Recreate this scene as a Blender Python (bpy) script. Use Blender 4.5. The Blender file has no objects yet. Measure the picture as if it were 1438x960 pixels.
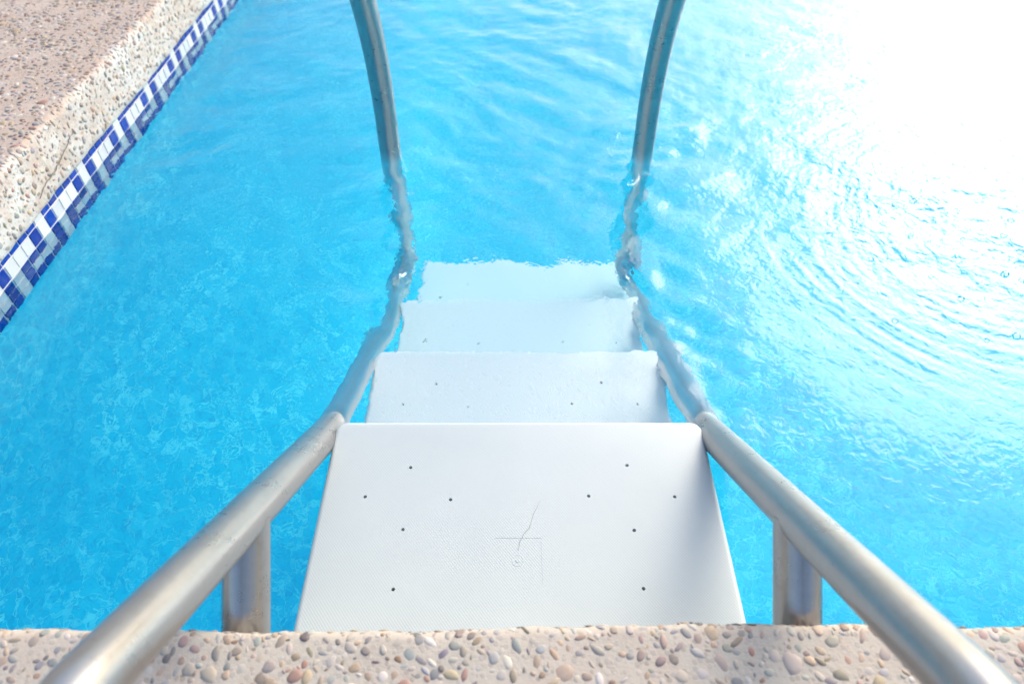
import bpy, bmesh, math, random
import numpy as np
from mathutils import Vector, Matrix

R = math.radians
random.seed(7)
rng = np.random.default_rng(11)
scene = bpy.context.scene
COL = scene.collection

# ------------------------------------------------------------------ camera
CAM_Z = 0.81            # metres above the water (water level is z = 0)
PITCH = 47.3
cam_d = bpy.data.cameras.new('camera')
cam_d.sensor_width = 36
cam_d.lens = 24.0
cam_d.clip_start = 0.02
cam_d.clip_end = 1000
cam_d.dof.use_dof = True
cam_d.dof.focus_distance = 0.93
cam_d.dof.aperture_fstop = 4.0
cam = bpy.data.objects.new('camera', cam_d)
cam.location = (-0.0098, 0, CAM_Z)
cam.rotation_euler = (R(90 - PITCH), 0, 0)
COL.objects.link(cam)
scene.camera = cam

# ------------------------------------------------------------------ light
SUN_EL, SUN_AZ = 33.0, 40.0        # azimuth measured from +Y towards +X
world = bpy.data.worlds.new('World')
scene.world = world
world.use_nodes = True
wn = world.node_tree
sky = wn.nodes.new('ShaderNodeTexSky')
sky.sky_type = 'NISHITA'
sky.sun_disc = False
sky.sun_elevation = R(SUN_EL)
sky.sun_rotation = R(SUN_AZ)
sky.air_density = 1.0
sky.dust_density = 4.0
sky.ozone_density = 1.0
wn.links.new(sky.outputs[0], wn.nodes['Background'].inputs[0])
wn.nodes['Background'].inputs[1].default_value = 0.15

sun_d = bpy.data.lights.new('sun', 'SUN')
sun_d.energy = 0.52
sun_d.angle = R(28)
sun_d.color = (1.0, 0.95, 0.89)
sun = bpy.data.objects.new('sun', sun_d)
sdir = Vector((math.sin(R(SUN_AZ)) * math.cos(R(SUN_EL)), math.cos(R(SUN_AZ)) * math.cos(R(SUN_EL)), math.sin(R(SUN_EL))))
sun.rotation_euler = sdir.to_track_quat('Z', 'Y').to_euler()
sun.location = sdir * 20
COL.objects.link(sun)

scene.view_settings.view_transform = 'Standard'
scene.view_settings.look = 'None'
scene.view_settings.gamma = 1
scene.view_settings.exposure = 0.95
cy = scene.cycles
cy.use_denoising = True
cy.max_bounces = 18
cy.diffuse_bounces = 8
cy.glossy_bounces = 5
cy.transmission_bounces = 12
cy.transparent_max_bounces = 12
cy.volume_bounces = 0
cy.caustics_reflective = True
cy.caustics_refractive = True
cy.blur_glossy = 0.3
cy.sample_clamp_indirect = 20

# ------------------------------------------------------------------ helpers
def tag(o, label=None, cat=None, group=None, kind=None):
    for k, v in (('label', label), ('category', cat), ('group', group), ('kind', kind)):
        if v:
            o[k] = v
    return o

def empty(name, loc=(0, 0, 0)):
    o = bpy.data.objects.new(name, None)
    o.location = loc
    o.empty_display_size = 0.1
    COL.objects.link(o)
    return o

def link_mesh(name, me, mats, parent=None, smooth=None):
    for m in (mats if isinstance(mats, (list, tuple)) else [mats]):
        me.materials.append(m)
    if smooth is not None:
        me.polygons.foreach_set('use_smooth', [True] * len(me.polygons))
        if smooth < 180:
            me.set_sharp_from_angle(angle=R(smooth))
    me.update()
    o = bpy.data.objects.new(name, me)
    COL.objects.link(o)
    if parent:
        o.parent = parent
    return o

def from_bm(name, bm, mats, parent=None, smooth=None):
    bmesh.ops.recalc_face_normals(bm, faces=bm.faces[:])
    me = bpy.data.meshes.new(name)
    bm.to_mesh(me)
    bm.free()
    return link_mesh(name, me, mats, parent, smooth)

def add_box(bm, x0, x1, y0, y1, z0, z1):
    v = [bm.verts.new((x, y, z)) for z in (z0, z1) for y in (y0, y1) for x in (x0, x1)]
    for f in ((0, 1, 3, 2), (4, 6, 7, 5), (0, 4, 5, 1), (2, 3, 7, 6), (0, 2, 6, 4), (1, 5, 7, 3)):
        bm.faces.new([v[i] for i in f])

def sweep(bm, pts, r, n=28, cap=True):
    """round tube along a polyline (parallel transport)"""
    pts = [Vector(p) for p in pts]
    rings = []
    t0 = (pts[1] - pts[0]).normalized()
    u = t0.orthogonal().normalized()
    for i, p in enumerate(pts):
        a = pts[max(i - 1, 0)]
        b = pts[min(i + 1, len(pts) - 1)]
        t = (b - a).normalized()
        u = (u - t * u.dot(t)).normalized()
        w = t.cross(u)
        rr = r(i / (len(pts) - 1)) if callable(r) else r
        rings.append([bm.verts.new(p + (u * math.cos(2 * math.pi * k / n) + w * math.sin(2 * math.pi * k / n)) * rr) for k in range(n)])
    for A, B in zip(rings, rings[1:]):
        for k in range(n):
            bm.faces.new((A[k], A[(k + 1) % n], B[(k + 1) % n], B[k]))
    if cap:
        bm.faces.new(rings[0][::-1])
        bm.faces.new(rings[-1])

def fillet(path, seg=10):
    """path: list of (point, radius) -> polyline with rounded corners and even spacing"""
    P = [Vector(p) for p, _ in path]
    out = [P[0]]
    for i in range(1, len(P) - 1):
        r = path[i][1]
        a = (P[i - 1] - P[i]).normalized()
        b = (P[i + 1] - P[i]).normalized()
        ang = a.angle(b)
        if r <= 0 or ang > math.pi - 1e-3:
            out.append(P[i])
            continue
        tl = r / math.tan(ang / 2)
        bis = (a + b).normalized()
        c = P[i] + bis * (r / math.sin(ang / 2))
        s = P[i] + a * tl - c
        e = P[i] + b * tl - c
        tot = s.angle(e)
        ax = s.cross(e).normalized()
        n = max(seg, int(tot / R(4)))
        for k in range(n + 1):
            out.append(c + Matrix.Rotation(tot * k / n, 3, ax) @ s)
    out.append(P[-1])
    res = [out[0]]
    for a, b in zip(out, out[1:]):
        L = (b - a).length
        n = max(1, int(L / 0.05))
        for k in range(1, n + 1):
            res.append(a.lerp(b, k / n))
    return res

class NT:
    def __init__(self, name):
        self.m = bpy.data.materials.new(name)
        self.m.use_nodes = True
        self.t = self.m.node_tree
        self.p = self.t.nodes['Principled BSDF']
        self.out = self.t.nodes['Material Output']
    def n(self, typ, ins=None, **kw):
        x = self.t.nodes.new(typ)
        for k, v in kw.items():
            setattr(x, k, v)
        for k, v in (ins or {}).items():
            if isinstance(v, bpy.types.NodeSocket):
                self.t.links.new(v, x.inputs[k])
            else:
                x.inputs[k].default_value = v
        return x
    def coord(self):
        return self.n('ShaderNodeTexCoord').outputs['Object']
    def noise(self, vec, scale, detail=4, rough=.55, dist=0):
        return self.n('ShaderNodeTexNoise', {'Vector': vec, 'Scale': scale, 'Detail': detail, 'Roughness': rough, 'Distortion': dist})
    def ramp(self, fac, stops, interp='LINEAR'):
        r = self.n('ShaderNodeValToRGB', {'Fac': fac})
        r.color_ramp.interpolation = interp
        e = r.color_ramp.elements
        while len(e) < len(stops):
            e.new(0.5)
        for el, (p, c) in zip(e, stops):
            el.position = p
            el.color = (*c, 1) if len(c) == 3 else c
        return r.outputs['Color']
    def mix(self, fac, a, b, mode='MIX'):
        x = self.n('ShaderNodeMix', data_type='RGBA', blend_type=mode)
        for s, v in ((x.inputs[0], fac), (x.inputs[6], a), (x.inputs[7], b)):
            if isinstance(v, bpy.types.NodeSocket):
                self.t.links.new(v, s)
            else:
                s.default_value = v if not isinstance(v, tuple) or len(v) == 4 else (*v, 1)
        return x.outputs[2]
    def math(self, op, a, b=0.0, c=0.0):
        x = self.n('ShaderNodeMath', operation=op)
        for i, v in enumerate((a, b, c)):
            if isinstance(v, bpy.types.NodeSocket):
                self.t.links.new(v, x.inputs[i])
            else:
                x.inputs[i].default_value = v
        return x.outputs[0]
    def bump(self, h, strength=.3, dist=.002, normal=None):
        x = self.n('ShaderNodeBump', {'Height': h, 'Strength': strength, 'Distance': dist})
        if normal is not None:
            self.t.links.new(normal, x.inputs['Normal'])
        return x.outputs['Normal']
    def set(self, **kw):
        names = {'color': 'Base Color', 'rough': 'Roughness', 'metal': 'Metallic', 'normal': 'Normal', 'ior': 'IOR',
                 'trans': 'Transmission Weight', 'sss': 'Subsurface Weight', 'spec': 'Specular IOR Level'}
        for k, v in kw.items():
            s = self.p.inputs[names[k]]
            if isinstance(v, bpy.types.NodeSocket):
                self.t.links.new(v, s)
            elif isinstance(v, tuple):
                s.default_value = (*v, 1)
            else:
                s.default_value = v
        return self.m

# ------------------------------------------------------------------ materials
def mat_mortar(name, edge_axis):
    """exposed-aggregate concrete: mortar with small stones, whitened with lime along the pool edge"""
    t = NT(name)
    c = t.coord()
    big = t.noise(c, 3.0, 3)
    mid = t.noise(c, 22, 5, .6)
    fine = t.noise(c, 260, 3, .6)
    body = t.ramp(mid.outputs['Fac'], [(.3, (.44, .33, .255)), (.52, (.53, .415, .33)), (.72, (.57, .49, .42))])
    body = t.mix(t.math('MULTIPLY', big.outputs['Fac'], .5), body, (.56, .49, .43))
    vor = t.n('ShaderNodeTexVoronoi', {'Vector': c, 'Scale': 150, 'Randomness': 1.0})
    stone = t.ramp(vor.outputs['Color'], [(.0, (.22, .18, .15)), (.35, (.40, .33, .28)), (.6, (.34, .33, .33)), (.8, (.50, .42, .35)), (1, (.62, .58, .53))])
    inside = t.ramp(vor.outputs['Distance'], [(.32, (1, 1, 1)), (.42, (0, 0, 0))])
    col = t.mix(t.math('MULTIPLY', inside, .7), body, stone)
    # lime on the edge: a worn pale skin that follows the edge with a ragged limit
    sep = t.n('ShaderNodeSeparateXYZ', {'Vector': c})
    lim = t.noise(c, 16, 5, .65)
    if edge_axis == 'X':
        d = t.math('ADD', t.math('MULTIPLY_ADD', sep.outputs['Y'], -.024, sep.outputs['X']), .854 + .024 * 2.1)      # <0 behind the edge
        d = t.math('ADD', t.math('MULTIPLY', d, 60), t.math('ADD', .6, t.math('MULTIPLY', t.math('SUBTRACT', lim.outputs['Fac'], .5), 3)))
        lime = (.60, .60, .575)
    else:
        d = t.math('ADD', .85, t.math('MULTIPLY', t.math('SUBTRACT', lim.outputs['Fac'], .5), 2))
        lime = (.49, .452, .385)
    f = t.n('ShaderNodeClamp', {'Value': d}).outputs[0]
    lc = t.mix(mid.outputs['Fac'], lime, tuple(min(1, x * 1.12) for x in lime))
    lc = t.mix(t.math('MULTIPLY', inside, .35), lc, stone)
    col = t.mix(t.math('MULTIPLY', f, .95), col, lc)
    grey = t.ramp(t.noise(c, 5, 4, .6).outputs['Fac'], [(.55, (0, 0, 0)), (.75, (1, 1, 1))])
    col = t.mix(t.math('MULTIPLY', grey, .18), col, (.36, .33, .29))
    h = t.math('ADD', t.math('MULTIPLY', fine.outputs['Fac'], .6), t.math('MULTIPLY', inside, .2))
    h = t.math('ADD', h, t.math('MULTIPLY', mid.outputs['Fac'], .8))
    return t.set(color=col, rough=.85, normal=t.bump(h, .55, .0018))

def mat_pebble():
    t = NT('pebble stone')
    c = t.coord()
    a = t.n('ShaderNodeAttribute', attribute_name='stone')
    n1 = t.noise(c, 240, 4, .65)
    col = t.mix(t.math('MULTIPLY', n1.outputs['Fac'], .22), a.outputs['Color'], (.46, .40, .35))
    film = t.ramp(t.noise(c, 90, 4, .6).outputs['Fac'], [(.52, (0, 0, 0)), (.70, (1, 1, 1))])
    col = t.mix(t.math('MULTIPLY', film, .2), col, (.62, .57, .52))
    return t.set(color=col, rough=.62, normal=t.bump(n1.outputs['Fac'], .3, .0008))

def mat_liner():
    t = NT('painted pool plaster')
    c = t.coord()
    n1 = t.noise(c, 2.2, 4, .6, .4)
    n2 = t.noise(c, 17, 5, .65, .8)
    n3 = t.noise(c, 75, 3, .6, .3)
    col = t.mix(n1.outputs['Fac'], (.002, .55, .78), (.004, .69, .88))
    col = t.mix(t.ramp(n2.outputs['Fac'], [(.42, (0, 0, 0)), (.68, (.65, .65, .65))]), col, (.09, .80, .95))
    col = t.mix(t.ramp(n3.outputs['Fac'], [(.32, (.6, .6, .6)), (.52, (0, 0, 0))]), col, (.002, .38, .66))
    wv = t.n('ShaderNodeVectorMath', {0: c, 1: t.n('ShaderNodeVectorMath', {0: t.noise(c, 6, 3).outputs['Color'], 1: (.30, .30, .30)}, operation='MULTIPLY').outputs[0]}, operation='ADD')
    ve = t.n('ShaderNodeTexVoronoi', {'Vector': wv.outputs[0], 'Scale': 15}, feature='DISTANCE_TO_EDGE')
    caustic_lines = t.ramp(ve.outputs['Distance'], [(.0, (1, 1, 1)), (.06, (0, 0, 0))])  # pale lines painted like light focused on the floor by ripples
    caustic_lines = t.math('MULTIPLY', caustic_lines, t.ramp(n1.outputs['Fac'], [(.36, (.15, .15, .15)), (.58, (.9, .9, .9))]))
    col = t.mix(caustic_lines, col, (.24, .92, .97))
    return t.set(color=col, rough=.6, normal=t.bump(n2.outputs['Fac'], .2, .004))

def mat_tile(name, base, var):
    t = NT(name)
    c = t.coord()
    a = t.n('ShaderNodeAttribute', attribute_name='tone')
    n = t.noise(c, 45, 4, .6)
    col = t.mix(a.outputs['Fac'], base, var)
    lime = t.ramp(n.outputs['Fac'], [(.52, (0, 0, 0)), (.75, (1, 1, 1))])
    col = t.mix(t.math('MULTIPLY', lime, .10), col, (.45, .47, .50))
    return t.set(color=col, spec=.12, rough=.12, normal=t.bump(n.outputs['Fac'], .12, .002))

def mat_grout():
    t = NT('pale grout')
    n = t.noise(t.coord(), 60, 4)
    return t.set(color=t.mix(n.outputs['Fac'], (.62, .63, .62), (.76, .77, .76)), rough=.9)

def mat_steel():
    t = NT('weathered satin metal')
    c = t.coord()
    n1 = t.noise(c, 18, 5, .65)
    n2 = t.noise(c, 130, 4, .6)
    spots = t.ramp(t.noise(c, 48, 5, .7).outputs['Fac'], [(.60, (0, 0, 0)), (.72, (1, 1, 1))])
    col = t.mix(n1.outputs['Fac'], (.26, .26, .262), (.38, .38, .382))
    col = t.mix(t.math('MULTIPLY', spots, .4), col, (.25, .22, .20))
    col = t.mix(t.math('MULTIPLY', n2.outputs['Fac'], .3), col, (.54, .54, .54))
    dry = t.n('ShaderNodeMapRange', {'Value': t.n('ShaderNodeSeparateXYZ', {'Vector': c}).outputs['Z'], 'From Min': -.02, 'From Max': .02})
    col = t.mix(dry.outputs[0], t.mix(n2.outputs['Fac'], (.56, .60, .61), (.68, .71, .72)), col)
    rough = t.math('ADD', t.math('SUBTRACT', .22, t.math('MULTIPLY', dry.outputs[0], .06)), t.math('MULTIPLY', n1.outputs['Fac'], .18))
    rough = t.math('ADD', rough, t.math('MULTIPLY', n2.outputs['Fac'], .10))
    h = t.math('ADD', n2.outputs['Fac'], t.math('MULTIPLY', spots, -.4))
    return t.set(color=col, metal=.88, rough=rough, normal=t.bump(h, .05, .0005))

def mat_plastic(name, lo, hi):
    t = NT(name)
    c = t.coord()
    # diamond anti-slip grain: two crossed diagonal waves
    rot = t.n('ShaderNodeMapping', {'Vector': c, 'Rotation': (0, 0, R(-38))})
    w1 = t.n('ShaderNodeTexWave', {'Vector': rot.outputs[0], 'Scale': 112, 'Distortion': .6, 'Detail': 1, 'Detail Scale': 3}, wave_type='BANDS', bands_direction='X')
    rot2 = t.n('ShaderNodeMapping', {'Vector': c, 'Rotation': (0, 0, R(52))})
    w2 = t.n('ShaderNodeTexWave', {'Vector': rot2.outputs[0], 'Scale': 112, 'Distortion': .6, 'Detail': 1, 'Detail Scale': 3}, wave_type='BANDS', bands_direction='X')
    n1 = t.noise(c, 6, 5, .6)
    n2 = t.noise(c, 110, 4, .6)
    sep = t.n('ShaderNodeSeparateXYZ', {'Vector': c})
    col = t.mix(n1.outputs['Fac'], lo, hi)
    scuff = t.ramp(t.noise(c, 34, 6, .75).outputs['Fac'], [(.62, (0, 0, 0)), (.80, (1, 1, 1))])
    col = t.mix(t.math('MULTIPLY', scuff, .22), col, (.50, .50, .48))
    speck = t.ramp(t.noise(c, 300, 2, .5).outputs['Fac'], [(.70, (0, 0, 0)), (.76, (1, 1, 1))])
    col = t.mix(t.math('MULTIPLY', speck, .25), col, (.42, .41, .39))
    h = t.math('ADD', w1.outputs['Fac'], t.math('MULTIPLY', w2.outputs['Fac'], .6))
    h = t.math('ADD', h, t.math('MULTIPLY', n2.outputs['Fac'], .8))
    return t.set(color=col, rough=.48, sss=0.0, normal=t.bump(h, .20, .0005))

def mat_plain(name, col, rough=.7):
    t = NT(name)
    n = t.noise(t.coord(), 80, 4)
    return t.set(color=t.mix(n.outputs['Fac'], tuple(x * .8 for x in col), tuple(min(1, x * 1.2) for x in col)), rough=rough)

def mat_water():
    t = NT('pool water')
    c = t.coord()
    a = t.n('ShaderNodeAttribute', attribute_name='chop')
    n1 = t.noise(c, 42, 1.5, .5, 1.2)
    n2 = t.noise(c, 95, 0, .5, .8)
    h = t.math('ADD', n1.outputs['Fac'], t.math('MULTIPLY', n2.outputs['Fac'], .35))
    h = t.math('MULTIPLY', h, t.math('ADD', .35, t.math('MULTIPLY', a.outputs['Fac'], 1.0)))
    nb = t.bump(h, 1.0, .0012)
    t.t.nodes.remove(t.p)
    g = t.n('ShaderNodeBsdfGlass', {'Color': (1, 1, 1, 1), 'Roughness': 0.0, 'IOR': 1.333, 'Normal': nb})
    t.t.links.new(g.outputs[0], t.out.inputs['Surface'])
    v = t.n('ShaderNodeVolumeAbsorption', {'Color': (0.0, .90, .96, 1), 'Density': .30})
    t.t.links.new(v.outputs[0], t.out.inputs['Volume'])
    return t.m

def mat_bubble():
    t = NT('bubble film')
    t.t.nodes.remove(t.p)
    f = t.n('ShaderNodeFresnel', {'IOR': 1.33})
    g = t.n('ShaderNodeBsdfGlossy', {'Roughness': .02})
    tr = t.n('ShaderNodeBsdfTransparent')
    mx = t.n('ShaderNodeMixShader', {0: f.outputs[0], 1: tr.outputs[0], 2: g.outputs[0]})
    t.t.links.new(mx.outputs[0], t.out.inputs['Surface'])
    return t.m

M_SIDE = mat_mortar('pebbled concrete with limed edge', 'X')
M_NEAR = mat_mortar('pale pebbled concrete', 'Y')
M_PEB = mat_pebble()
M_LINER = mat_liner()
M_BLUE = mat_tile('blue glazed tile', (.0, .026, .26), (.0, .05, .38))
M_WHITE = mat_tile('white glazed tile', (.54, .57, .60), (.64, .67, .69))
M_GROUT = mat_grout()
M_STEEL = mat_steel()
M_PLASTIC = mat_plastic('white moulded plastic brightened for underwater', (.88, .89, .89), (.93, .935, .935))  # brightness lost under water is added back into the base colour
M_DIMMED = mat_plastic('white moulded plastic dimmed for dry step', (.51, .585, .59), (.59, .66, .66))  # same plastic, its lit brightness toned down in the base colour
M_CRACK = mat_plain('dark crack', (.27, .23, .19), .9)
M_HAIR = mat_plain('dirty hairline crack', (.36, .36, .35), .9)
M_WATER = mat_water()
M_BUBBLE = mat_bubble()

# ------------------------------------------------------------------ setting: basin, deck
PX0, PX1, PY0, PY1 = -0.862, 4.6, 0.235, 8.0       # pool inner faces
DEPTH = -1.30
TOP = 0.153                                         # top of the coping
def basin():
    """plastered shell: walls run into the floor through a wide rounded cove"""
    RC = .75
    prof = [(-.3, .040), (0, .040), (0, -.2), (0, -.4), (0, DEPTH + RC)]
    for k in range(1, 15):
        a_ = R(90 * k / 14)
        prof.append((RC - RC * math.cos(a_), DEPTH + RC - RC * math.sin(a_)))
    bm = bmesh.new()
    loops = []
    for off, z in prof:
        o = off - .004
        loops.append([bm.verts.new(p) for p in ((PX0 + o, PY0 + o, z), (PX1 - o, PY0 + o, z), (PX1 - o, PY1 - o, z), (PX0 + o, PY1 - o, z))])
    lo = DEPTH - .2
    outer = [bm.verts.new(p) for p in ((PX0 - .304, PY0 - .304, lo), (PX1 + .304, PY0 - .304, lo), (PX1 + .304, PY1 + .304, lo), (PX0 - .304, PY1 + .304, lo))]
    for A, B in zip([outer] + loops, loops):
        for k in range(4):
            bm.faces.new((A[k], A[(k + 1) % 4], B[(k + 1) % 4], B[k]))
    bm.faces.new(loops[-1])
    bm.faces.new(outer[::-1])
    return bm
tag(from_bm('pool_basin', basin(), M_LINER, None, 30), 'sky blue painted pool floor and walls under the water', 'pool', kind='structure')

bm = bmesh.new()                                    # terrace: one sheet to the horizon with the pool left open
a, b, c_, d_ = PX0 - .55, PX1 + .5, PY0 - .55, PY1 + .5
for x0, x1, y0, y1 in ((-250, a, -250, 250), (b, 250, -250, 250), (a, b, -250, c_), (a, b, d_, 250)):
    f = [bm.verts.new(p) for p in ((x0, y0, TOP - .004), (x1, y0, TOP - .004), (x1, y1, TOP - .004), (x0, y1, TOP - .004))]
    bm.faces.new(f)
tag(from_bm('pool_deck', bm, M_SIDE), 'brown pebbled terrace around the pool', 'deck', kind='structure')

# ------------------------------------------------------------------ copings
def lump(x, y, z):
    return (math.sin(x * 37 + y * 61) + math.sin(x * 83 - y * 41 + z * 60) + .7 * math.sin(y * 143 + z * 90 + x * 131)) / 2.7

def wob_face(s, z, o=0.0):
    return lump(s, z * 3, o) * .0022 + .0025 * math.sin(s * 9.3)
def wob_top(s, o, z):
    return lump(s * .7, o * 2, z) * .0012

def coping_mesh(name, s0, s1, edge, inward, back, ztop, zbot, axis, mat, step, skew=0.0, rad=.012):
    """slab whose pool-side profile is rounded; s runs along the edge; axis 'Y': edge line at x=edge, 'X': edge at y=edge"""
    prof = []                                        # (offset from edge towards pool (+), z)
    prof.append((-back, zbot))
    prof.append((-.03, zbot))
    prof.append((-.003, zbot + .001))
    prof.append((0, zbot + .006))
    nface = 8
    for k in range(1, nface + 1):
        prof.append((0, zbot + .006 + (ztop - rad - zbot - .006) * k / nface))
    for k in range(1, 6):
        a_ = R(90 * k / 5)
        prof.append((-rad + rad * math.cos(a_), ztop - rad + rad * math.sin(a_)))
    for w in (.03, .05, .08, .12, .18, .25, .35):
        if w < back:
            prof.append((-w, ztop))
    prof.append((-back, ztop))
    n = max(2, int((s1 - s0) / step))
    bm = bmesh.new()
    rows = []
    for i in range(n + 1):
        s = s0 + (s1 - s0) * i / n
        row = []
        for j, (o, z) in enumerate(prof):
            off = o + (wob_face(s, z, o) if o > -.04 else 0)
            zz = z + (wob_top(s, o, z) if z > ztop - .02 and o > -back else 0)
            e = edge + inward * off
            row.append(bm.verts.new((e, s, zz) if axis == 'Y' else (s, e + skew * s, zz)))
        rows.append(row)
    m = len(prof)
    for A, B in zip(rows, rows[1:]):
        for j in range(m):
            bm.faces.new((A[j], A[(j + 1) % m], B[(j + 1) % m], B[j]))
    bm.faces.new(rows[0])
    bm.faces.new(rows[-1][::-1])
    return from_bm(name, bm, mat, None, 50)

EDGE_L = -0.854          # pool-side face of the left coping
EDGE_N = 0.242           # pool-side face of the near coping
cop_l = coping_mesh('pool_coping', EDGE_N + .0, PY1, EDGE_L, 1, .56, TOP, .043, 'Y', M_SIDE, .02)
tag(cop_l, 'brown pebbled coping with a white limed face above blue mosaic tiles', 'coping', 'pebbled copings around the pool')
cop_n = coping_mesh('pool_coping', PX0 - .55, PX1, EDGE_N, 1, .79, TOP + .0005, .043, 'X', M_NEAR, .02, skew=.007)
tag(cop_n, 'pale pebbled coping at the bottom of the photo, under the ladder tubes', 'coping', 'pebbled copings around the pool')

# pebbles of the aggregate, part of each coping
PAL = [((.34, .27, .22), 3), ((.42, .33, .25), 3), ((.25, .24, .25), 2), ((.48, .36, .25), 2), ((.36, .36, .36), 3), ((.38, .22, .17), 1.4),
       ((.52, .46, .40), 4), ((.17, .15, .15), .8), ((.56, .43, .30), 1.4), ((.40, .42, .39), 1.2), ((.46, .33, .29), 1.5), ((.62, .58, .53), 2.5)]
def ico(sub):
    b_ = bmesh.new()
    bmesh.ops.create_icosphere(b_, subdivisions=sub, radius=1)
    b_.verts.ensure_lookup_table()
    V = np.array([v.co[:] for v in b_.verts])
    F = np.array([[v.index for v in f.verts] for f in b_.faces])
    b_.free()
    return V, F
ICO = {2: ico(2), 3: ico(3)}

def scatter(n, size, place, minfrac=.62, cell=.012):
    """poisson-ish scatter: place(u) -> (u, v); returns list of (u, v, r)"""
    grid, out = {}, []
    for k in range(n):
        r = size(k)
        u, v = place()
        gi, gj = int(u // cell), int(v // cell)
        ok = True
        w = int(.03 / cell) + 1
        for i in range(gi - w, gi + w + 1):
            for j in range(gj - w, gj + w + 1):
                for (a_, b_, c__) in grid.get((i, j), ()):
                    if (a_ - u) ** 2 + (b_ - v) ** 2 < ((r + c__) * minfrac * 1.35) ** 2:
                        ok = False
                        break
                if not ok:
                    break
            if not ok:
                break
        if ok:
            grid.setdefault((gi, gj), []).append((u, v, r))
            out.append((u, v, r))
    return out

def pebbles(name, items, parent, sub):
    """items: (centre, normal, radius)"""
    V0, F0 = ICO[sub]
    Vs, Fs, Cs = [], [], []
    base = 0
    cols = np.array([p[0] for p in PAL])
    wts = np.array([p[1] for p in PAL], float)
    wts /= wts.sum()
    for (co, nrm, r) in items:
        nrm = Vector(nrm)
        ux = nrm.orthogonal().normalized()
        ux = Matrix.Rotation(rng.uniform(0, 6.28), 3, nrm) @ ux
        uy = nrm.cross(ux)
        el = rng.uniform(.38, 1.0)
        V = V0.copy()
        ph = rng.uniform(0, 6.28, 6)
        V *= (1 + .10 * np.sin(V[:, [0]] * 2.3 + ph[0]) + .10 * np.sin(V[:, [1]] * 2.7 + ph[1]) + .06 * np.sin(V[:, [0]] * 4 + V[:, [1]] * 3 + ph[2]))
        V *= np.array([r, r * el, r * rng.uniform(.22, .34)])
        top = r * rng.uniform(.0, .05) + .0009
        zmax = V[:, 2].max()
        V[:, 2] += top - zmax
        W = np.outer(V[:, 0], ux) + np.outer(V[:, 1], uy) + np.outer(V[:, 2], nrm) + np.array(co)
        Vs.append(W)
        Fs.append(F0 + base)
        base += len(V)
        cc = cols[rng.choice(len(PAL), p=wts)] * rng.uniform(.62, 1.05) + rng.normal(0, .012, 3)
        Cs.append(np.tile(np.append(np.clip(cc, .02, .8), 1), (len(V), 1)))
    V = np.concatenate(Vs)
    F = np.concatenate(Fs)
    me = bpy.data.meshes.new(name)
    me.vertices.add(len(V))
    me.vertices.foreach_set('co', V.ravel())
    me.loops.add(len(F) * 3)
    me.loops.foreach_set('vertex_index', F.ravel().astype(np.int32))
    me.polygons.add(len(F))
    me.polygons.foreach_set('loop_start', np.arange(0, len(F) * 3, 3, dtype=np.int32))
    me.update(calc_edges=True)
    at = me.attributes.new('stone', 'FLOAT_COLOR', 'POINT')
    at.data.foreach_set('color', np.concatenate(Cs).ravel().astype(np.float32))
    o = link_mesh(name, me, M_PEB, parent, 180)
    tag(o, kind='stuff')
    return o

def psize(k, big=.0130):
    q = random.random()
    if k < 260:
        return random.uniform(.010, big)
    if k < 11000:
        return random.uniform(.0042, .0092)
    return .0022 + .0066 * q ** 1.6

# near coping: unrolled strip v: distance back from the edge (top), negative v: down the face
def lay(seeds, axis, edge, skew=0.0, rad=.012, rface=.0075):
    out = []
    for u, v, r in seeds:
        if v > rad:
            o, z, n_o, n_z = -v, TOP + .0002, 0.0, 1.0
        elif v < -rad:
            o, z, n_o, n_z, r = 0.0, TOP + v, 1.0, 0.0, min(r, rface)
        else:
            a_ = max(R(4), min(R(86), R(45 + 45 * v / rad)))
            o, z, n_o, n_z, r = -rad + rad * math.cos(a_), TOP - rad + rad * math.sin(a_), math.cos(a_), math.sin(a_), min(r, .0055)
        off = o + (wob_face(u, z, o) if o > -.04 else 0)
        zz = z + (wob_top(u, o, z) if z > TOP - .02 else 0)
        e = edge + off
        if axis == 'Y':
            out.append(((e, u, zz), (n_o, 0, n_z), r))
        else:
            out.append(((u, e + skew * u, zz), (0, n_o, n_z), r))
    return out
seeds = scatter(30000, psize, lambda: (random.uniform(-1.15, 1.15), random.uniform(-.09, .30)), .50)
pebbles('aggregate', lay(seeds, 'X', EDGE_N, .007), cop_n, 2)
seeds = scatter(30000, lambda k: psize(k, .011), lambda: (random.uniform(.45, 2.7), random.uniform(-.100, .55)), .58)
pebbles('aggregate', lay(seeds, 'Y', EDGE_L), cop_l, 2)

# hairline crack and chip on the white face of the left coping
def ribbon(name, pts, nrm, width, mat, parent):
    bm = bmesh.new()
    rows = []
    nrm = Vector(nrm)
    for i, p in enumerate(pts):
        p = Vector(p)
        t = (Vector(pts[min(i + 1, len(pts) - 1)]) - Vector(pts[max(i - 1, 0)])).normalized()
        s = nrm.cross(t).normalized()
        w = width * (1 - .85 * abs(2 * i / (len(pts) - 1) - 1) ** 3) * random.uniform(.6, 1.1)
        lo = p - nrm * .002
        rows.append([bm.verts.new(q) for q in (lo - s * w, p - s * w * .8 , p + s * w * .8, lo + s * w)])
    for A, B in zip(rows, rows[1:]):
        for k in range(3):
            bm.faces.new((A[k], A[k + 1], B[k + 1], B[k]))
    return from_bm(name, bm, mat, parent)
pts = []
for i in range(26):
    q = i / 25
    pts.append((EDGE_L + .0026, 1.045 + .17 * q, .066 + .034 * q + .002 * math.sin(q * 9) + random.uniform(-.002, .002)))
ribbon('crack', pts, (1, 0, 0), .0006, M_CRACK, cop_l)

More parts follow.
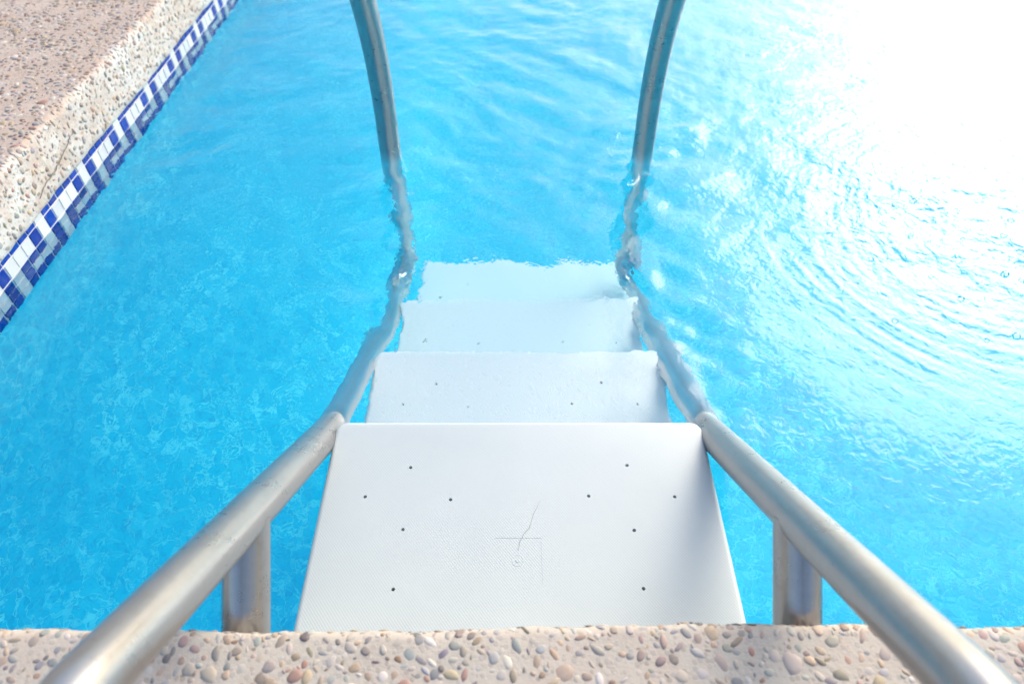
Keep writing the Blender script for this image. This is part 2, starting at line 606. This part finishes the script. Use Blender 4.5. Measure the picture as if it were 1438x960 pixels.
# ------------------------------------------------------------------ mosaic band
PITCHT = 0.0285
KEY = ['BBBBBW', 'BWWWBW', 'BWBBBW', 'BWBWWW', 'BWBBBB']
def tile_band():
    bm = bmesh.new()
    tone = bm.faces.layers.float.new('tone')
    g = .0015
    ztop = .0015 + 2 * PITCHT
    def quad(ps, mi, tn):
        f = bm.faces.new([bm.verts.new(p) for p in ps])
        f.material_index = mi
        f[tone] = tn
    def run(origin, along, nrm, length, near):
        origin, along, nrm = Vector(origin), Vector(along), Vector(nrm)
        n = int(length / PITCHT)
        zv = Vector((0, 0, 1))
        for i in range(n):
            for r_, row in enumerate(KEY):
                b_ = row[(i + 0) % 6] == 'B'
                z1 = ztop - r_ * PITCHT - g
                z0 = ztop - (r_ + 1) * PITCHT + g
                if r_ == 0:
                    z1 = .0425
                o = origin + along * (i * PITCHT)
                j = random.uniform(-.0004, .0004)
                p = [o + along * g + zv * z0, o + along * (PITCHT - g) + zv * z0, o + along * (PITCHT - g) + zv * z1, o + along * g + zv * z1]
                fr = [q + nrm * (.0012 + j) for q in p]
                ins = [q + (o + along * (PITCHT / 2) + zv * ((z0 + z1) / 2) - p0) * .05 + nrm * (.0018 + j) for q, p0 in zip(p, p)]
                tn = random.random()
                quad(ins, 0 if b_ else 1, tn)
                for k in range(4):
                    k2 = (k + 1) % 4
                    quad((p[k] - nrm * .001, p[k2] - nrm * .001, ins[k2], ins[k]), 0 if b_ else 1, tn)
        e = origin + along * length
        zb = ztop - 5 * PITCHT
        quad((origin + zv * zb, e + zv * zb, e + zv * .0425, origin + zv * .0425), 2, 0)
        quad((origin + zv * zb, e + zv * zb, e + zv * zb - nrm * .005, origin + zv * zb - nrm * .005), 2, 0)
    # left wall: one column boundary is set so that the key falls where the photo has it
    y_start = .881 - PITCHT * .5 - 24 * PITCHT
    run((PX0, y_start, 0), (0, 1, 0), (1, 0, 0), PY1 - y_start, True)
    run((PX0, PY1, 0), (1, 0, 0), (0, -1, 0), PX1 - PX0, False)
    run((PX1, PY1, 0), (0, -1, 0), (-1, 0, 0), PY1 - PY0, False)
    run((PX1, PY0, 0), (-1, 0, 0), (0, 1, 0), PX1 - PX0, False)
    me = bpy.data.meshes.new('tile_band')
    bm.to_mesh(me)
    bm.free()
    o = link_mesh('tile_band', me, [M_BLUE, M_WHITE, M_GROUT])
    tag(o, 'blue and white Greek key mosaic tile band at the waterline below the coping', 'tile band')
tile_band()

# ------------------------------------------------------------------ water
def axis_coords(lo, f0, f1, hi, fine, coarse):
    a_ = np.arange(f0, f1, fine)
    l = np.linspace(lo, f0, max(2, int((f0 - lo) / coarse) + 2))[:-1]
    h = np.linspace(f1, hi, max(2, int((hi - f1) / coarse) + 2))
    return np.concatenate([l, a_, h])

def smooth(e0, e1, x):
    t_ = np.clip((x - e0) / (e1 - e0), 0, 1)
    return t_ * t_ * (3 - 2 * t_)

WR = np.random.default_rng(5)
def wave_set(n, lo, ratio, slope, spread, power=1.3):
    out = []
    for k in range(n):
        lam = lo * ratio ** (WR.random() ** power)
        th = WR.normal(math.pi * .42, spread) if WR.random() < .7 else WR.uniform(0, 6.28)
        out.append((2 * math.pi / lam, th, slope * (lam / .08) ** .12, *WR.uniform(0, 6.28, 2), *WR.uniform(1, 4, 4)))
    return out
LONG = wave_set(60, .042, 6, .0150, .75)
SHORT = wave_set(70, .016, 2.6, .0150, 1.0, 1.0)

def water_height(X, Y):
    # how choppy: calm by the near wall and on the left, livelier farther out, fine ruffles round the inlet jet on the right
    jet = np.exp(-(((X - .95) / .40) ** 2 + ((Y - 1.06) / .27) ** 2))
    far = smooth(.72, 1.3, Y)
    right = smooth(.30, .75, X)
    amp_l = (.20 + 1.15 * far * (.5 + .5 * smooth(-.7, .1, X))) * (1 - .45 * right) + .45 * jet
    amp_s = .05 + .40 * far + 1.05 * jet + .20 * right * smooth(.62, .95, Y)
    for sx in (-.262, .262):
        lap = np.exp(-(((X - sx) / .09) ** 2 + ((Y - 1.26) / .16) ** 2))
        amp_l = amp_l + 2.1 * lap
        amp_s = amp_s + .3 * lap
        lap = np.exp(-(((X - sx) / .07) ** 2 + ((Y - .78) / .22) ** 2))
        amp_l = amp_l + 1.5 * lap
    wx = X + .03 * np.sin(7 * Y + 1.1) + .02 * np.sin(11 * X + 5 * Y)
    wy = Y + .03 * np.sin(6 * X + .4) + .02 * np.sin(9 * Y - 7 * X + 2)
    H = np.zeros_like(X)
    for ws, amp in ((LONG, amp_l), (SHORT, amp_s)):
        G = np.zeros_like(X)
        for kk, th, sl, p0, p1, a1, a2, a3, a4 in ws:
            env = .45 + .55 * np.sin(1.9 * a1 * X + 2.3 * a2 * Y + p1) * np.sin(2.2 * a3 * X - 1.8 * a4 * Y + p0)
            G += sl / kk * np.sin(kk * (wx * math.cos(th) + wy * math.sin(th)) + p0) * env
        H += G * amp
    # rings that run out from the jet
    rr = np.sqrt((X - 1.02) ** 2 + (Y - 1.06) ** 2 * 1.2) + .03 * np.sin(3 * np.arctan2(Y - 1.06, X - 1.02)) + .01 * np.sin(13 * X + 11 * Y)
    ring = np.exp(-((rr - .44) / .13) ** 2)
    lo = .5 + .5 * np.sin(9 * X + 4 * np.sin(7 * Y)) * np.sin(8 * Y - 3 * np.sin(9 * X))
    Hr = ring * lo * (.00050 * np.sin(2 * math.pi * rr / .055 + 3 * np.sin(6 * X)) + .00034 * np.sin(2 * math.pi * rr / .021 + 2 * np.sin(9 * Y)))
    fade = smooth(9, 3, np.abs(X)) * smooth(8, 3, Y)
    return (H * 1.15 + Hr) * (.35 + .65 * fade), amp_s

def make_water():
    x0, x1, y0, y1 = PX0 - .02, PX1 + .02, PY0 - .02, PY1 + .02
    xs = axis_coords(x0, x0 + .004, 1.9, x1, .004, .03)
    ys = axis_coords(y0, y0 + .004, 2.4, y1, .004, .03)
    nx, ny = len(xs), len(ys)
    X, Y = np.meshgrid(xs, ys)
    Z, chop = water_height(X, Y)
    V = np.stack([X, Y, Z], -1).reshape(-1, 3)
    idx = np.arange(nx * ny).reshape(ny, nx)
    Q = np.stack([idx[:-1, :-1], idx[:-1, 1:], idx[1:, 1:], idx[1:, :-1]], -1).reshape(-1, 4)
    # skirt and bottom (buried in the basin) close the body of water
    loop = np.concatenate([idx[0, :], idx[1:, -1], idx[-1, -2::-1], idx[-2:0:-1, 0]])
    nb = len(loop)
    Vb = V[loop].copy()
    Vb[:, 2] = DEPTH - .03
    off = len(V)
    low = np.arange(nb) + off
    S = np.stack([loop, low, np.roll(low, -1), np.roll(loop, -1)], -1)
    V = np.concatenate([V, Vb])
    loops = np.concatenate([Q.ravel(), S.ravel(), low[::-1]])
    starts = np.concatenate([np.arange(0, (len(Q) + len(S)) * 4, 4), [(len(Q) + len(S)) * 4]])
    me = bpy.data.meshes.new('water')
    me.vertices.add(len(V))
    me.vertices.foreach_set('co', V.ravel())
    me.loops.add(len(loops))
    me.loops.foreach_set('vertex_index', loops.astype(np.int32))
    me.polygons.add(len(starts))
    me.polygons.foreach_set('loop_start', starts.astype(np.int32))
    me.update(calc_edges=True)
    me.validate()
    at = me.attributes.new('chop', 'FLOAT', 'POINT')
    at.data.foreach_set('value', np.concatenate([chop.ravel(), np.zeros(nb)]).astype(np.float32))
    sm = np.zeros(len(me.polygons), bool)
    sm[:len(Q)] = True
    o = link_mesh('water', me, M_WATER)
    me.polygons.foreach_set('use_smooth', sm)
    me.update()
    tag(o, 'clear turquoise pool water with ripples', 'water', kind='structure')
make_water()

# ------------------------------------------------------------------ ladder
ladder = empty('pool_ladder', (0, .25, 0))
tag(ladder, 'metal pool ladder with sloping tube rails and white plastic steps leading into water', 'pool ladder')
def child(o):
    o.parent = ladder
    o.matrix_parent_inverse = Matrix.Translation((0, -.25, 0))
    return o

TR = .0222
SL = math.tan(R(38.3))
ZS, YS = .345, .136
def strz(y):
    return ZS - SL * (y - YS)
for s in (-1, 1):
    xa, xb, xc = .279 * s, .274 * s, .2715 * s
    def sx(y):
        return (xb + (xc - xb) * max(0, min(1, (y - .56) / .74))) if y > .56 else xa + (xb - xa) * (y - .1) / .46
    yb = .095
    path = [((xa, -.235, TOP - .01), 0), ((xa, -.235, strz(yb)), .10), ((xa, yb, strz(yb)), .16),
            ((sx(.60), .60, strz(.60)), .4), ((sx(1.285), 1.285, strz(1.285)), .062), ((xc, 1.297, -.30), 0)]
    bm = bmesh.new()
    sweep(bm, fillet(path), TR, 32)
    child(from_bm('stringer', bm, M_STEEL, None, 60))
    # handrail: up out of the water, over a wide bend and back above the steps to the terrace
    y0_, z0_ = 1.297, .03
    Rb = .62
    pts = [(xc, 1.297, -.30), (xc, 1.297, -.2), (xc, 1.297, -.1), (xc, 1.297, 0)]
    for k in range(0, 53, 3):
        a_ = R(k)
        pts.append((xc * (1 - .06 * k / 51), y0_ - Rb * (1 - math.cos(a_)), z0_ + Rb * math.sin(a_)))
    yk, zk = pts[-1][1], pts[-1][2]
    ye = -.18
    ze = zk + (yk - ye) * math.tan(R(39))
    pp = [(Vector(p), 0) for p in pts[-1:]] + [(Vector((xa, ye, ze)), .16), (Vector((xa, -.42, TOP + .62)), .3), (Vector((xa, -.42, TOP - .01)), 0)]
    bm = bmesh.new()
    sweep(bm, [Vector(p) for p in pts[:-1]] + fillet(pp), TR, 32)
    child(from_bm('handrail', bm, M_STEEL, None, 60))
    # brace from the stringer back to the pool wall
    bm = bmesh.new()
    ya, yw = .335, PY0 - .02
    za = strz(ya)
    zw = za - (ya - yw) * math.tan(R(43))
    sweep(bm, [(sx(ya), ya, za), (sx(ya), (ya + yw) / 2, (za + zw) / 2), (sx(ya), yw, zw)], .0232, 32)
    child(from_bm('brace', bm, M_STEEL, None, 60))
    for yf, nm in ((-.235, 'floor_flange'), (-.42, 'floor_flange')):
        bm = bmesh.new()
        sweep(bm, [(xa, yf, TOP - .002), (xa, yf, TOP + .004), (xa, yf, TOP + .010), (xa, yf, TOP + .016)],
              lambda q: .052 if q < .5 else .052 - (q - .4) * .042, 32)
        child(from_bm(nm, bm, M_STEEL, None, 40))

# steps -----------------------------------------------------------
HW, SD, TH = .256, .36, .042
HOLES = [(-0.1445, 0.0759), (0.1436, 0.0726), (-0.1986, 0.1196), (-0.0885, 0.1237), (0.0889, 0.1185), (0.1996, 0.1196), (-0.1451, 0.1653), (0.1418, 0.1663), (-0.1484, 0.241), (0.1437, 0.2401)]
GATE = (-.003, .2057)
def rrect(hw, y0, y1, r, n=8):
    pts = []
    for cx_, cy_, a0 in ((hw - r, y0 + r, -90), (hw - r, y1 - r, 0), (-hw + r, y1 - r, 90), (-hw + r, y0 + r, 180)):
        for k in range(n + 1):
            a_ = R(a0 + 90 * k / n)
            pts.append((cx_ + r * math.cos(a_), cy_ + r * math.sin(a_)))
    return pts
def step_mesh():
    """front edge at y = 0, tread runs to y = -SD, top at z = 0"""
    bm = bmesh.new()
    rc, re = .017, .007
    rings = []
    levels = [(.002, -TH)] + [(0, -TH + .003), (0, -re)]
    levels = [(.0035, -TH), (0, -TH + .0035), (-0.0, -re)]
    for k in range(1, 6):
        a_ = R(90 * k / 5)
        levels.append((re - re * math.cos(a_), -re + re * math.sin(a_)))
    for ins, z in levels:
        rings.append([bm.verts.new((x, y, z)) for x, y in rrect(HW - ins, -SD + ins, -ins, rc - min(ins, .006))])
    for A, B in zip(rings, rings[1:]):
        n = len(A)
        for k in range(n):
            bm.faces.new((A[k], A[(k + 1) % n], B[(k + 1) % n], B[k]))
    bm.faces.new(rings[0][::-1])
    bm.faces.new(rings[-1])
    bmesh.ops.recalc_face_normals(bm, faces=bm.faces[:])
    me = bpy.data.meshes.new('step')
    bm.to_mesh(me)
    bm.free()
    base = bpy.data.objects.new('step_base', me)
    COL.objects.link(base)
    bc = bmesh.new()
    for hx, hy in HOLES:
        sweep(bc, [(hx, -hy, -TH - .01), (hx, -hy, .01)], .0023, 14)
    add_box(bc, -HW + .006, HW - .006, -SD + .006, -.006, -TH - .01, -.006)
    gx, gy = GATE
    add_box(bc, gx - .029, gx + .029, -gy - .029, -gy + .029, -.00025, .01)
    bmesh.ops.recalc_face_normals(bc, faces=bc.faces[:])
    mc = bpy.data.meshes.new('cutter')
    bc.to_mesh(mc)
    bc.free()
    cut = bpy.data.objects.new('cutter', mc)
    COL.objects.link(cut)
    md = base.modifiers.new('cut', 'BOOLEAN')
    md.object = cut
    md.operation = 'DIFFERENCE'
    md.solver = 'EXACT'
    dg = bpy.context.evaluated_depsgraph_get()
    out = bpy.data.meshes.new_from_object(base.evaluated_get(dg))
    out.name = 'step'
    bpy.data.objects.remove(base)
    bpy.data.objects.remove(cut)
    out.materials.clear()
    return out
sm_ = step_mesh()
def gate_ring():
    bm = bmesh.new()
    pts = [(GATE[0] + .0068 * math.cos(2 * math.pi * k / 24), -GATE[1] + .0068 * math.sin(2 * math.pi * k / 24), -.0006) for k in range(25)]
    sweep(bm, pts, .0006, 8, False)
    sweep(bm, [(GATE[0], -GATE[1], -.002), (GATE[0], -GATE[1], .0002)], .0022, 12)
    return bm
first = link_mesh('step', sm_, M_DIMMED, None, 30)
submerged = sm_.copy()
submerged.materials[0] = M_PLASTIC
child(first)
first.location = (0, .569, .030)
gr = from_bm('moulding_mark', gate_ring(), M_DIMMED, first, 40)
ring_bright = gr.data.copy()
ring_bright.materials[0] = M_PLASTIC
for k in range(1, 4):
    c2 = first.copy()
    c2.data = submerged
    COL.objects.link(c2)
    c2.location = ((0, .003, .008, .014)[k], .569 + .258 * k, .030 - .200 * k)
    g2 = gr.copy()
    g2.data = ring_bright
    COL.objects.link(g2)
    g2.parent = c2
first['label'] = 'dry white top step with drain holes and a hairline crack'
CRACK = [(0.0265, 0.1247), (0.0178, 0.1448), (0.0113, 0.1634), (0.0059, 0.1701), (0.0005, 0.1814), (-0.0022, 0.1925)]
pts = [Vector((x + random.uniform(-.0006, .0006), -y + random.uniform(-.0006, .0006), .00035)) for x, y in CRACK]
pl = []
for a_, b_ in zip(pts, pts[1:]):
    for k in range(5):
        q = a_.lerp(b_, k / 5)
        pl.append((q.x + random.uniform(-.0004, .0004), q.y, q.z))
pl.append(tuple(pts[-1]))
ribbon('crack', pl, (0, 0, 1), .0004, M_HAIR, first)

# ------------------------------------------------------------------ bubbles over the jet
def bubbles():
    V0, F0 = ICO[3]
    keep = V0[:, 2] > -.35
    Vs, Fs, base = [], [], 0
    r_ = np.random.default_rng(3)
    for k in range(170):
        if k < 110:
            th = r_.uniform(0, 6.28)
            q = .26 + r_.normal(0, .10)
            x, y = .98 + q * math.cos(th) * 1.0, 1.0 + q * math.sin(th) * .8
        else:
            x, y = r_.normal(.98, .16), r_.normal(.92, .12)
        if x < .42 or y < .62:
            continue
        r = .0020 + .0050 * r_.random() ** 2.4
        z = float(water_height(np.array([x]), np.array([y]))[0][0])
        V = V0 * r * np.array([1, 1, .8]) + np.array([x, y, z + r * .12])
        F = F0[[keep[f].all() for f in F0]]
        Vs.append(V)
        Fs.append(F + base)
        base += len(V)
    V = np.concatenate(Vs)
    F = np.concatenate(Fs)
    me = bpy.data.meshes.new('bubbles')
    me.from_pydata(V.tolist(), [], F.tolist())
    o = link_mesh('bubbles', me, M_BUBBLE, None, 180)
    tag(o, 'small clear bubbles floating on the glittering water at right', 'bubbles', kind='stuff')
bubbles()

# ------------------------------------------------------------------ the left wall is a degree or so off square with the ladder wall
def off_square(o):
    me = o.data
    co = np.empty(len(me.vertices) * 3, np.float32)
    me.vertices.foreach_get('co', co)
    co = co.reshape(-1, 3)
    w = np.clip((-.5 - co[:, 0]) / .3, 0, 1)
    co[:, 0] -= .024 * (2.1 - co[:, 1]) * w
    me.vertices.foreach_set('co', co.ravel())
    me.update()
for o in [cop_l] + list(cop_l.children) + [bpy.data.objects[n] for n in ('pool_basin', 'tile_band', 'water')]:
    off_square(o)
